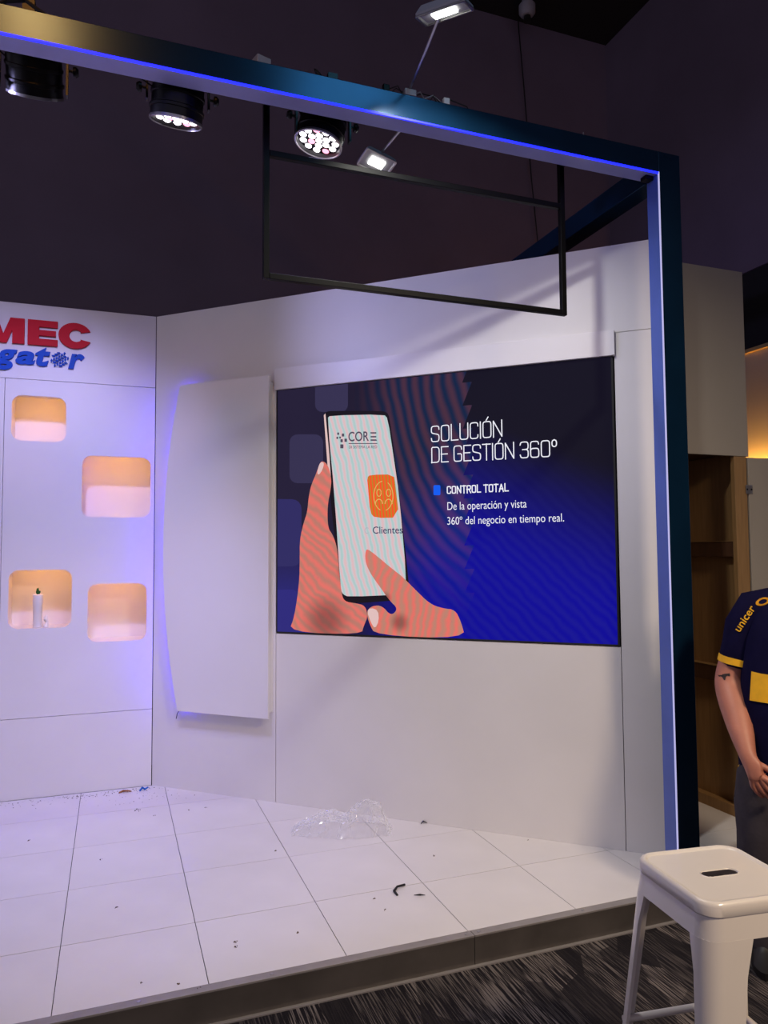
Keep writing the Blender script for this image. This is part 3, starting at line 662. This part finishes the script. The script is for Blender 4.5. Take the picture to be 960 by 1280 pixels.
# ------------------------------------------------------------------ cupboard behind the post
XS, YF, XE = 3.305, 3.209, 3.392
cu = thing('tall_cupboard', 'tall white-fronted cupboard with open brown interior behind the post', 'cupboard', (3.0, YF, P))
def cbx(name, x0, x1, y0, y1, z0, z1, mat, par=cu, bev=.0015):
    base = Vector((3.0, YF, P)); return obj(name, MB().box(x0-base.x, x1-base.x, y0-base.y, y1-base.y, z0-base.z, z1-base.z), mat, par, bevel=bev)
cbx('upper_door', 2.72, 3.412, YF, YF+.02, 2.150, 3.228, m_beige)
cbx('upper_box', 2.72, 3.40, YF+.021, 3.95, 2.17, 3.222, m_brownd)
cbx('side_panel', 2.72, 2.74, YF+.03, 3.95, P, 2.17, m_brown)
cbx('back_panel', 2.74, 3.36, 3.93, 3.95, P, 2.17, m_brown)
cbx('inner_board', XS+.055, XS+.068, YF+.031, 3.93, P, 2.17, m_brown)
cbx('stile', XS, XE, YF, YF+.03, P, 2.148, m_brown)
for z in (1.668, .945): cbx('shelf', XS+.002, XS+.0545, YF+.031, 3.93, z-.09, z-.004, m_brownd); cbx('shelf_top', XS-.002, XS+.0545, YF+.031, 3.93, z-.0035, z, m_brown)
cbx('foot_rail', XS+.001, XS+.0545, YF+.031, 3.93, P, P+.06, m_brown)
dl = cbx('door', 3.402, 3.86, YF-.004, YF+.014, P+.012, 2.144, m_beige)
hg = cbx('hinge', 3.378, 3.425, YF-.008, YF-.0045, 1.935, 1.985, m_steel, par=cu, bev=.001)
for x in (3.385, 3.417): obj('screw', MB().lathe([(.001, .002), (.005, .002), (.006, 0)], 8), m_blackmet, cu, loc=(x-3.0, -.0085, 1.96-P), rot=(PI/2, 0, 0))
# lit white wall section beyond the cupboard
pw = thing('display_wall', 'white wall panel with cream top rail lit orange from below', 'wall panel', (HX-.02, 3.8, 0))
obj('panel', MB().box(-.02, 0, -1.6, 1.6, .002, 3.115), m_white, pw); obj('top_rail', MB().box(-.05, .012, -1.6, 1.6, 3.1155, 3.145), M('cream_rail', (214, 190, 150), .5), pw, bevel=.003)
wlamp = thing('wall_lamp', 'orange strip lamp low on the white display wall', 'lamp', (HX-.11, 4.1, 2.18))
obj('housing', MB().box(-.02, .069, -.55, .55, -.03, 0), m_blackmet, wlamp, bevel=.002); obj('tube', MB().box(0, .04, -.5, .5, .0005, .012), EMR('amber_tube', (1., .42, .05), 46), wlamp)

# ------------------------------------------------------------------ film and litter on the stage
def film():
    mt, N, L, B = nt('clear_film'); out = N['Material Output']
    B.inputs['Base Color'].default_value = (.92, .92, .95, 1); B.inputs['Roughness'].default_value = .12; B.inputs['Specular IOR Level'].default_value = .9
    tr = N.new('ShaderNodeBsdfTransparent'); tr.inputs[0].default_value = (.97, .97, .98, 1)
    lw = N.new('ShaderNodeLayerWeight'); lw.inputs[0].default_value = .25
    mr = N.new('ShaderNodeMapRange'); mr.inputs[3].default_value = .16; mr.inputs[4].default_value = .8; L.new(lw.outputs['Facing'], mr.inputs[0])
    mx = N.new('ShaderNodeMixShader'); L.new(mr.outputs[0], mx.inputs[0]); L.new(tr.outputs[0], mx.inputs[1]); L.new(B.outputs[0], mx.inputs[2]); L.new(mx.outputs[0], out.inputs[0])
    return mt
from mathutils import noise as nz
mb = MB(); NU, NV = 56, 30
cA, cB = Vector((.93, 3.98, P)), Vector((1.43, 3.80, P))
for j in range(NV+1):
    for i in range(NU+1):
        u, v = i/NU, j/NV
        base = cA.lerp(cB, u); ax = Vector((.34, .94, 0))
        wdt = .07+.05*math.sin(PI*u)
        hgt = (.05+.055*math.exp(-((u-.36)/.16)**2)+.125*math.exp(-((u-.76)/.17)**2))*math.sin(PI*v)**.8*(min(u, 1-u, .12)/.12)**.5
        n1 = nz.noise_vector(Vector((u*9, v*6, 1.3))); n2 = nz.noise_vector(Vector((u*22, v*14, 7.7)))
        pnt = base+ax*((v-.5)*2*wdt)+n1*.022+n2*.010; pnt.z = P+.002+max(0, hgt*(1+.25*n1.z)+abs(n2.z)*.016)
        mb.v.append(tuple(pnt))
for j in range(NV):
    for i in range(NU):
        a = j*(NU+1)+i; mb.f += [(a, a+1, a+NU+2), (a, a+NU+2, a+NU+1)]
tag(obj('plastic_film', mb, film()), 'crumpled clear plastic film lying by the screen wall', 'plastic film')
def bit(name, label, cat, px_, pts, r, mat, rz=0):
    q = onZ(*px_, P); mesh = MB().tube(pts, r, 5).mesh(name)
    return tag(obj(name, mesh, mat, None, loc=(q.x, q.y, P+.004), rot=(0, 0, rz)), label, cat)
bit('rubber_strip', 'bent black rubber strip scrap on the white stage floor', 'scrap', (497, 1113), [(-.02, -.05, 0), (-.022, -.015, .004), (.005, .015, .006), (.045, .025, .004)], [.005, .006, .005, .005], m_black)
bit('rubber_sliver', 'thin dark sliver lying next to the bent black strip', 'scrap', (525, 1120), [(-.025, .01, 0), (0, 0, .002), (.022, -.008, 0)], [.001, .004, .001], m_black)
bit('blue_scrap', 'crumpled bright blue scrap at the foot of the wall corner', 'scrap', (180, 988), [(-.025, -.01, 0), (-.01, .01, .012), (.005, -.008, .006), (.025, .01, .01)], [.006, .008, .007, .005], M('blue_scrap', (22, 98, 190), .5))
bit('brown_scrap', 'torn brown paper scrap at the foot of the niche wall', 'scrap', (157, 991), [(-.04, 0, 0), (-.015, .015, .006), (.01, -.01, .01), (.035, .005, 0)], [.004, .007, .006, .003], M('brown_scrap', (150, 96, 60), .8))
bit('dark_scrap', 'small dark curl of tape below the video screen wall', 'scrap', (530, 1030), [(-.018, 0, 0), (0, .012, .008), (.014, -.01, .004)], [.002, .004, .002], m_black)
random.seed(11); mb = MB()
def crumb(x, y, s):
    b = len(mb.v); z = P+.0005
    pts = [(x+random.uniform(-s, s), y+random.uniform(-s, s), z) for _ in range(3)]+[(x, y, z+s*.7)]
    mb.v += pts; mb.f += [(b, b+2, b+1), (b, b+1, b+3), (b+1, b+2, b+3), (b+2, b, b+3)]
for k in range(170): crumb(random.uniform(-.9, .35), 5.06-abs(random.gauss(0, .06)), random.uniform(.002, .007))
for k in range(50): crumb(random.gauss(.2, .16), random.gauss(4.85, .08), random.uniform(.002, .005))
for px_ in ((36, 1051), (126, 1075), (193, 1020), (235, 1013), (257, 1010), (294, 1178), (294, 1184), (222, 1231), (248, 1236), (175, 1230), (344, 1064), (541, 1070), (468, 1124), (480, 1138), (660, 1051), (170, 1012), (168, 1014), (174, 1013), (372, 1166), (145, 1135)):
    q = onZ(*px_, P); crumb(q.x, q.y, .009); crumb(q.x+.006, q.y+.004, .006)
o = obj('floor_crumbs', mb, M('crumbs', (96, 78, 70), .9, var=.4, scale=40)); o['kind'] = 'stuff'; tag(o, 'scattered crumbs and dust specks on the white stage floor', 'debris')

# ------------------------------------------------------------------ stool
SCX, SCY, SROT, SH = 1.523, 1.575, math.radians(-7), .76
sl = thing('bar_stool', 'white metal bar stool with slotted square seat', 'stool', (SCX, SCY, 0), SROT)
def sq(h, r, z, n=7): return [(x, y, z) for x, y in rrect(-h, h, -h, h, r, n)]
hw = .160
me = plate(rrect(-hw+.021, hw-.021, -hw+.021, hw-.021, .035, 6), [rrect(-.052, .052, -.018, .018, .0175, 6)], .003, stand=False)
for v in me.vertices: v.co.z += SH-.004
seat = obj('seat', me, m_stool, sl)
rim = MB().loft([sq(hw-.021, .035, SH-.0025), sq(hw-.017, .038, SH+.001), sq(hw-.009, .045, SH+.0025), sq(hw-.003, .05, SH-.001), sq(hw, .052, SH-.008), sq(hw+.001, .052, SH-.030), sq(hw-.002, .05, SH-.034)], cap=False)
obj('seat_rim', rim.mesh('seat_rim', True), m_stool, seat)
obj('slot_lip', MB().loft([[(x, y, SH-.0025) for x, y in rrect(-.055, .055, -.021, .021, .0205, 6)], [(x, y, SH-.001) for x, y in rrect(-.053, .053, -.019, .019, .0185, 6)], [(x, y, SH-.004) for x, y in rrect(-.051, .051, -.017, .017, .0165, 6)]], cap=False).mesh('slot_lip', True), m_stool, seat)
apr = MB().loft([sq(hw-.003, .05, SH-.033), sq(hw-.001, .05, SH-.050), sq(hw+.004, .05, SH-.088), sq(hw+.001, .05, SH-.088), sq(hw-.005, .05, SH-.050)], cap=False)
obj('apron', apr.mesh('apron', True), m_stool, sl)
def leg_mesh(sx, sy):
    rings = []
    for k in range(9):
        u = k/8; z = (SH-.086)*(1-u); off = hw+.004+.058*u          # outer corner walks outwards
        fl = .012*(1-u/.10)**2 if u < .10 else 0
        wx = (.118-.050*u if sy < 0 else .058-.022*u)+fl; wy = .054-.020*u+fl; r = .05-.022*u; t = .003
        outp = [(off-wx, off)]; inn = [(off-wx, off-.010)]
        for a in range(7):
            an = PI/2-PI/2*a/6; outp.append((off-r+r*math.cos(an), off-r+r*math.sin(an))); inn.append((off-r+(r-t)*math.cos(an), off-r+(r-t)*math.sin(an)))
        outp.append((off, off-max(wy, r+.001))); inn.append((off-.010, off-max(wy, r+.001)))
        outp[0] = (off-max(wx, r+.001), off); inn[0] = (off-max(wx, r+.001), off-.010)
        rings.append([(sx*x, sy*y, z) for x, y in outp+inn[::-1]])
    return MB().loft(rings).mesh('leg', True)
for sx in (-1, 1):
    for sy in (-1, 1):
        lg = obj('leg', leg_mesh(sx, sy), m_stool, sl)
        obj('foot_cap', MB().box(sx*(hw+.045)-.018, sx*(hw+.045)+.018, sy*(hw+.045)-.018, sy*(hw+.045)+.018, 0, .012), m_blackmet, lg, bevel=.004)
zf = .30; e = hw+.004+.058*(1-zf/(SH-.086))-.012
for a, b, z in (((-e, e), (e, e), zf), ((-e, -e), (e, -e), zf), ((-e, -e), (-e, e), zf-.03), ((e, -e), (e, e), zf-.03)):
    obj('footrest_bar', MB().tube([(a[0], a[1], z), (b[0], b[1], z)], .010, 10).mesh('footrest_bar', True), m_stool, sl)

# ------------------------------------------------------------------ person at the cupboard
PXp = CC+ray(1010, 900)*2.90
PR = math.radians(-46)
pe = thing('person', 'person in a navy and yellow football jersey with hands at the waist', 'person', (PXp.x, PXp.y, 0), PR)
def skin_mesh(verts, edges, root, sub=2):
    bm = bmesh.new(); lay = bm.verts.layers.skin.verify(); vs_ = []
    for co, r in verts:
        v = bm.verts.new(co); v[lay].radius = r if isinstance(r, tuple) else (r, r); vs_.append(v)
    vs_[root][lay].use_root = True
    for a, b in edges: bm.edges.new((vs_[a], vs_[b]))
    me = bpy.data.meshes.new('body'); bm.to_mesh(me); bm.free()
    o = bpy.data.objects.new('body', me); COL.objects.link(o)
    sk = o.modifiers.new('skin', 'SKIN'); sk.use_smooth_shade = True
    ss = o.modifiers.new('sub', 'SUBSURF'); ss.levels = sub; ss.render_levels = sub
    dg = bpy.context.evaluated_depsgraph_get(); dg.update()
    out = bpy.data.meshes.new_from_object(o.evaluated_get(dg)); bpy.data.objects.remove(o)
    out.polygons.foreach_set('use_smooth', [True]*len(out.polygons)); return out
V = []; E_ = []
def add(co, r, par=None):
    V.append((co, r)); i = len(V)-1
    if par is not None: E_.append((par, i))
    return i
pel = add((0, 0, .93), (.13, .10)); sp1 = add((0, .0, 1.08), (.13, .10), pel); sp2 = add((0, .01, 1.26), (.14, .105), sp1); sp3 = add((0, .015, 1.39), (.09, .08), sp2)
nk = add((0, .005, 1.47), (.055, .058), sp3); hd0 = add((0, -.015, 1.545), (.066, .075), nk); hd1 = add((0, -.02, 1.62), (.076, .092), hd0); hd2 = add((0, -.01, 1.685), (.06, .075), hd1)
nose = add((0, -.118, 1.597), (.010, .012), hd1)
for s in (-1, 1): add((s*.083, 0, 1.60), (.008, .018), hd1)
def hand(par, wr, dr, nrm, s):
    dr = Vector(dr).normalized(); nrm = Vector(nrm); nrm = (nrm-dr*nrm.dot(dr)).normalized(); lat = dr.cross(nrm)*s      # lat points to the thumb side
    p1 = add(tuple(wr+dr*.045), (.034, .022), par)
    for off, ln in ((.030, .070), (.010, .080), (-.011, .074), (-.031, .058)):
        k = add(tuple(wr+dr*.088+lat*off), (.0145, .0140), p1)
        q1 = wr+dr*(.088+ln*.45)+lat*off*1.08-nrm*.012; q2 = q1+dr*ln*.30-nrm*ln*.28; q3 = q2+dr*ln*.12-nrm*ln*.28
        k = add(tuple(q1), (.0112, .0108), k); k = add(tuple(q2), (.0102, .0098), k); add(tuple(q3), (.0085, .0082), k)
    t0 = add(tuple(wr+dr*.035+lat*.032-nrm*.008), (.014, .014), p1); t1 = add(tuple(wr+dr*.066+lat*.050-nrm*.022), (.011, .011), t0); add(tuple(wr+dr*.095+lat*.052-nrm*.034), (.0085, .0085), t1)
def arm(s, el, wr, hd_dir, nrm):
    a0 = add((s*.165, .015, 1.385), (.066, .066), sp3); a1 = add((s*.225, .03, 1.24), (.068, .068), a0)
    a2 = add(el, (.066, .064), a1); el = Vector(el); wr = Vector(wr)
    a3 = add(tuple(el.lerp(wr, .25)), (.066, .064), a2); a4 = add(tuple(el.lerp(wr, .65)), (.053, .052), a3); a5 = add(tuple(wr), (.036, .031), a4)
    hand(a5, wr, hd_dir, nrm, s)
arm(-1, (-.282, .02, 1.07), (-.216, -.195, .815), (.42, -.22, -.85), (-.35, -.85, .1))
arm(1, (.26, .03, 1.09), (.10, -.21, .86), (-.55, -.25, -.75), (.2, -.9, .2))
for s in (-1, 1):
    l0 = add((s*.115, 0, .86), (.088, .095), pel); l1 = add((s*.14, -.01, .66), (.078, .082), l0); l2 = add((s*.165, -.015, .47), (.058, .062), l1); l3 = add((s*.17, .015, .33), (.056, .06), l2); l4 = add((s*.175, .02, .12), (.036, .04), l3); l5 = add((s*.178, .005, .05), (.036, .04), l4); add((s*.183, -.08, .024), (.022, .010), l5)
body = obj('body', skin_mesh(V, E_, pel), m_skin, pe)
def ell(cx, cy, z, a, b, n=28, p=2.4, tilt=0.):
    out = []
    for k in range(n):
        t = 2*PI*k/n; c, s_ = math.cos(t), math.sin(t)
        x = abs(c)**(2/p)*math.copysign(a, c); y = abs(s_)**(2/p)*math.copysign(b, s_)
        out.append((cx+x, cy+y, z+tilt*x))
    return out
def sleeve_rings(s):
    path = [((s*.11, .015, 1.385), .074), ((s*.165, .018, 1.375), .083), ((s*.205, .022, 1.30), .083), ((s*.222, .026, 1.22), .080), ((s*.236, .026, 1.145), .080), ((s*.238, .026, 1.135), .074)]
    rings = []
    for i, (c, r) in enumerate(path):
        c = Vector(c); t = (Vector(path[min(i+1, 5)][0])-Vector(path[max(i-1, 0)][0])).normalized(); a = t.cross(Vector((0, 1, 0))).normalized(); b = a.cross(t)
        rings.append([c+a*r*math.cos(2*PI*k/20)+b*r*math.sin(2*PI*k/20)*1.0 for k in range(20)])
    return rings
torso = [ell(0, 0, z, a, b) for z, a, b in ((.725, .250, .165), (.80, .250, .170), (.90, .248, .172), (1.02, .244, .170), (1.14, .232, .165), (1.26, .216, .152), (1.34, .196, .135), (1.395, .165, .108), (1.428, .115, .085), (1.45, .075, .072))]
random.seed(5)
def wrinkle(rings, amt, fx):
    return [[Vector(p)+nz.noise_vector(Vector(p)*fx)*amt for p in r] for r in rings]
mb = MB().loft(wrinkle(torso, .010, 9), cap=False)
SR = {}
for s in (-1, 1):
    SR[s] = wrinkle(sleeve_rings(s), .006, 11); mb.loft(SR[s], cap=False)
shirt_me = mb.mesh('jersey', True); shade(shirt_me, 80)
shirt = obj('jersey', shirt_me, m_navy, pe)
def band(rings, i, j, f0, f1, grow, name, par):
    """strip of the surface between two rings, lifted a little"""
    a = [Vector(p).lerp(Vector(q), f0) for p, q in zip(rings[i], rings[j])]; b = [Vector(p).lerp(Vector(q), f1) for p, q in zip(rings[i], rings[j])]
    ca = sum(a, Vector())/len(a); cb_ = sum(b, Vector())/len(b)
    a2 = [ca+(p-ca)*(1+grow) for p in a]; b2 = [cb_+(p-cb_)*(1+grow) for p in b]
    return obj(name, MB().loft([a, a2, b2, b], cap=False).mesh(name, True), m_yel, par)
for s in (-1, 1): band(SR[s], 3, 4, .66, 1.02, .03, 'cuff_band', shirt)
WT = wrinkle(torso, .010, 9)
ring_pair = [[Vector(p).lerp(Vector(q), .0) for p, q in zip(WT[3], WT[4])], [Vector(p).lerp(Vector(q), .95) for p, q in zip(WT[3], WT[4])]]
# the yellow band crosses the chest only, starting in from the side
sel = [k for k in range(28) if 0.60 <= (k/28) <= 0.99]
mb = MB(); ra = [ring_pair[0][k]*1.0 for k in sel]; rbb = [ring_pair[1][k]*1.0 for k in sel]
grow = lambda p: Vector((p.x*1.02, p.y*1.03, p.z))
mb.loft([[grow(p) for p in ra], [grow(p.lerp(q_, .5)) for p, q_ in zip(ra, rbb)], [grow(p) for p in rbb]], cap=False, closed=False)
obj('chest_band', mb.mesh('chest_band', True), m_yel, shirt)
band(WT, 0, 1, .0, .14, .012, 'hem_trim', shirt)
# trousers
mb = MB()
mb.loft(wrinkle([ell(0, 0, z, a, b) for z, a, b in ((.96, .195, .130), (.90, .205, .136), (.84, .214, .140), (.77, .224, .144))], .006, 8), cap=False)
for s in (-1, 1):
    mb.loft(wrinkle([ell(s*cx, cy, z, a, b, p=2.1) for cx, cy, z, a, b in ((.112, 0, .83, .100, .138), (.140, -.005, .72, .120, .138), (.156, -.01, .60, .116, .126), (.170, -.012, .48, .108, .114), (.175, 0, .36, .100, .106), (.178, .012, .22, .092, .100), (.178, .012, .11, .090, .100), (.178, .01, .055, .086, .098))], .014, 8), cap=False)
tr = obj('trousers', mb.mesh('trousers', True), m_pants, pe); shade(tr.data, 80)
obj('pocket_edge', MB().tube([(-.245, -.05, .72), (-.252, -.06, .69), (-.262, -.045, .64), (-.268, -.03, .62)], .006, 6), m_pants, tr)
for s in (-1, 1):
    mb = MB().loft([[(s*.15+x*sc1, y_+yy*1.0, z) for x, yy in rrect(-.048, .048, -.0, .001, .0004, 1)] for sc1, y_, z in ((1, 0, 0),)], cap=False)
    ringsz = []
    for z, k in ((0, 1), (.03, 1.03), (.055, .95), (.075, .75), (.10, .62)):
        ringsz.append([(s*.183+.05*k*math.cos(t), -.05+(.0 if z < .05 else (.05 if z < .08 else .06))+.145*(k if z < .05 else k*.72)*math.sin(t), z) for t in [2*PI*q_/20 for q_ in range(20)]])
    obj('shoe', MB().loft(ringsz).mesh('shoe', True), m_shoe, pe)
# hair, eyes, mouth
mb = MB(); rings = []
for k in range(9):
    ph = k/8*1.75; rings.append([(.088*math.sin(ph)*math.cos(t)+0, -.005+.105*math.sin(ph)*math.sin(t), 1.635+.108*math.cos(ph)-(.03*max(0, math.sin(t)) if ph > 1 else 0)+.085*(ph/1.75)**2*max(0, -math.sin(t))) for t in [2*PI*q_/24 for q_ in range(24)]])
rings[0] = [Vector((0, -.005, 1.743))+Vector((.002*math.cos(q_), .002*math.sin(q_), 0)) for q_ in [2*PI*k/24 for k in range(24)]]
obj('hair', mb.loft(rings, cap=False).mesh('hair', True), m_hair, pe)
for s in (-1, 1):
    ey_ = obj('eye', MB().lathe([(.001, .008), (.006, .006), (.008, 0), (.006, -.006), (.001, -.008)], 10).mesh('eye', True), m_white2, pe, loc=(s*.031, -.094, 1.620))
    obj('pupil', MB().lathe([(.0045, 0), (.003, .002), (.0005, .0025)], 10).mesh('pupil', True), m_hair, ey_, loc=(0, -.0065, 0), rot=(PI/2, 0, 0))
    obj('eyebrow', MB().tube([(s*.016, -.108, 1.642), (s*.032, -.108, 1.647), (s*.048, -.098, 1.641)], .004, 6), m_hair, pe)
obj('mouth', MB().tube([(-.022, -.092, 1.555), (0, -.099, 1.556), (.022, -.092, 1.555)], [.002, .005, .002], 6), M('lips', (150, 80, 74), .5), pe)
# lettering printed on the shoulder, laid onto the cloth
bpy.context.view_layer.update()
MWp = pe.matrix_world.copy(); inv = MWp.inverted()
bvh = BVHTree.FromPolygons([MWp @ v.co for v in shirt_me.vertices], [tuple(p.vertices) for p in shirt_me.polygons])
def lay_on(me, mapf, lift, bv=bvh):
    bm = bmesh.new(); bm.from_mesh(me)
    bmesh.ops.subdivide_edges(bm, edges=[e for e in bm.edges if e.calc_length() > .25], cuts=1)
    kill = []
    for v in bm.verts:
        px_ = mapf(v.co.x, v.co.y); d = ray(*px_).normalized(); loc, nr, ix, ds = bv.ray_cast(CC, d)
        if loc is None: kill.append(v); continue
        v.co = inv @ (loc-d*lift)
    bmesh.ops.delete(bm, geom=kill, context='VERTS'); bm.to_mesh(me); bm.free(); me.update(); return me
tm = text_raw('unicer', .012); a, b, c_, d_ = bbox(tm)
ux, uy = 943.5-923.5, 759.5-789.5; ul = math.hypot(ux, uy); ex = (ux/ul, uy/ul); ey = (-ex[1]*-1*-1, ex[0]*-1)
def tmap(x, y):
    u = (x-a)/(b-a)*ul; v = (y-0)/(CAPH)*9.5
    return (924.5+ex[0]*u+uy/ul*v*1.0, 790.5+ex[1]*u-ux/ul*v*1.0)
obj('jersey_lettering', lay_on(tm, tmap, .003), m_yel, shirt)
rg = ring(0, 0, 1, 1, .42, 0, 2*PI, 24)
lg_me = plate(rg, (), .0001, stand=False)
obj('jersey_emblem', lay_on(lg_me, lambda x, y: (953.5+9*x, 752-2.0*x+5.0*y), .003), m_yel, shirt)
bb = BVHTree.FromPolygons([MWp @ v.co for v in body.data.vertices], [tuple(p.vertices) for p in body.data.polygons])
tat = plate(smooth_poly([(893, 835), (912, 840), (913, 846), (908, 844), (906, 852), (902, 845), (898, 846)], 1), (), .0001, stand=False)
obj('tattoo', lay_on(tat, lambda x, y: (x, y), .0015, bb), m_ink, body)
